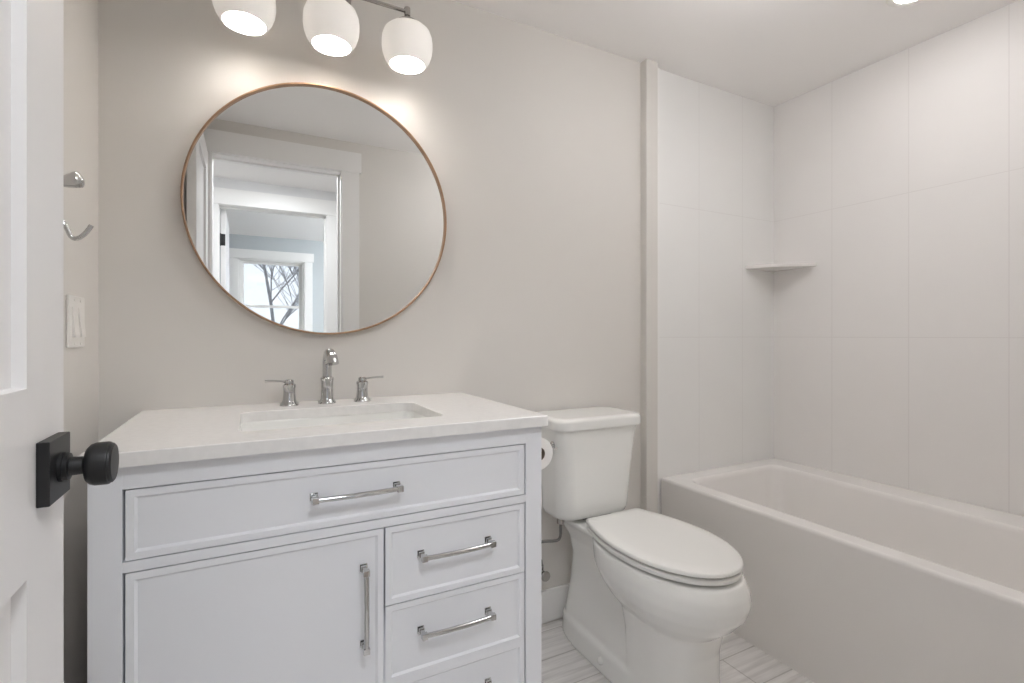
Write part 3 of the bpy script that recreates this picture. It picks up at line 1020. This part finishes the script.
lathe(bm, [(0.014, 0.430), (0.014, 0.450), (0.010, 0.4565)], 12, Matrix.Translation((1.012, 1.545, 0)))
part('coupling_nut', bm, M['nickel'], sv)

# ------------------------------------------------------------------ toilet paper on the vanity side
RX, RY, RZZ, RR = 0.742, 1.245, 0.776, 0.0465
hold = empty('paper_holder', (VX1, 1.38, RZZ), 'chrome toilet paper arm on the side of the vanity', 'toilet paper holder')
bm = bmesh.new()
lathe(bm, [(0.022, 0), (0.022, 0.004), (0.014, 0.008), (0.007, 0.009), (0.007, 0.012)], 24, axis_mtx((VX1 - 0.001, 1.385, RZZ + 0.012), (1, 0, 0)))
tube(bm, [(VX1 + 0.008, 1.385, RZZ + 0.012)] + bez((RX - 0.015, 1.385, RZZ + 0.012), (RX - 0.002, 1.385, RZZ + 0.012), (RX, 1.385, RZZ + 0.012), (RX, 1.372, RZZ + 0.012), 6) + [Vector((RX, 1.240, RZZ + 0.012))], 0.006, 12)
part('holder_arm', bm, M['chrome'], hold)
roll = empty('toilet_paper_roll', (RX, RY + 0.05, RZZ), 'white toilet paper roll peeking out beside the vanity', 'toilet paper')
bm = bmesh.new()
mt = axis_mtx((RX, RY, RZZ), (0, 1, 0))
lathe(bm, [(0.0195, 0.0), (RR - 0.001, 0.0), (RR, 0.001), (RR, 0.099), (RR - 0.001, 0.100), (0.0195, 0.100), (0.0195, 0.0)], 48, mt, False, False)
part('paper', bm, M['paper'], roll)
bm = bmesh.new()
lathe(bm, [(0.0180, 0.0005), (0.0194, 0.0005), (0.0194, 0.0995), (0.0180, 0.0995), (0.0180, 0.0005)], 32, mt, False, False)
part('core', bm, M['cardboard'], roll)

# ------------------------------------------------------------------ bathtub
BX0, BX1, BY0, BY1, BZ = 1.613, 2.3965, 0.117, 1.6585, 0.4907
bcx, bcy, bhx, bhy = (BX0 + BX1) / 2, (BY0 + BY1) / 2, (BX1 - BX0) / 2, (BY1 - BY0) / 2
IX0, IX1, IY0, IY1 = 1.688, 2.215, 0.26, 1.568
icx, icy, ihx, ihy = (IX0 + IX1) / 2, (IY0 + IY1) / 2, (IX1 - IX0) / 2, (IY1 - IY0) / 2
bm = bmesh.new()
o_ = lambda d, z: rrect(bcx, bcy, bhx - d, bhy - d, 0.006, z, 10)
def i_(d, z, r):
    L = rrect(icx, icy, ihx - d, ihy - d * 1.3, r, z, 10)
    for p in L:                       # the basin widens towards the wall at the back corner
        if p.x > icx:
            p.x += 0.065 * max(0.0, (p.y - 1.15) / 0.42) ** 2 * min(1.0, (p.x - icx) / (ihx * 0.8))
    return L
loft(bm, [o_(0, 0), o_(0, BZ - 0.014), o_(0.0015, BZ - 0.007), o_(0.005, BZ - 0.002), o_(0.012, BZ),
          i_(-0.010, BZ, 0.06), i_(-0.003, BZ - 0.002, 0.06), i_(0.002, BZ - 0.008, 0.06), i_(0.006, BZ - 0.02, 0.06),
          i_(0.020, BZ - 0.12, 0.075), i_(0.040, BZ - 0.25, 0.09), i_(0.062, BZ - 0.32, 0.11), i_(0.10, BZ - 0.352, 0.13), i_(0.16, BZ - 0.36, 0.10)], True, True)
tag(finish('bathtub', bm, M['acrylic'], None, 40), 'white alcove bathtub with flat apron along the tiled wall', 'bathtub')

# corner shelf
bm = bmesh.new()
SZ = 1.468
def fan(r, z):
    c = Vector((XR - 0.0005, YB - 0.0005, z))
    L = [c]
    for k in range(25):
        a = PI + PI / 2 * k / 24
        # gently bowed front between the two walls
        rr_ = r * (1 - 0.10 * math.sin(2 * (a - PI)))
        L.append(Vector((c.x + rr_ * math.cos(a), c.y + rr_ * math.sin(a), z)))
    return L
loft(bm, [fan(0.214, SZ - 0.019), fan(0.219, SZ - 0.016), fan(0.221, SZ - 0.006), fan(0.219, SZ - 0.0015), fan(0.214, SZ)])
tag(finish('corner_shelf', bm, M['acrylic'], None, 40), 'small white quarter-round corner shelf on the tub tile', 'shelf')
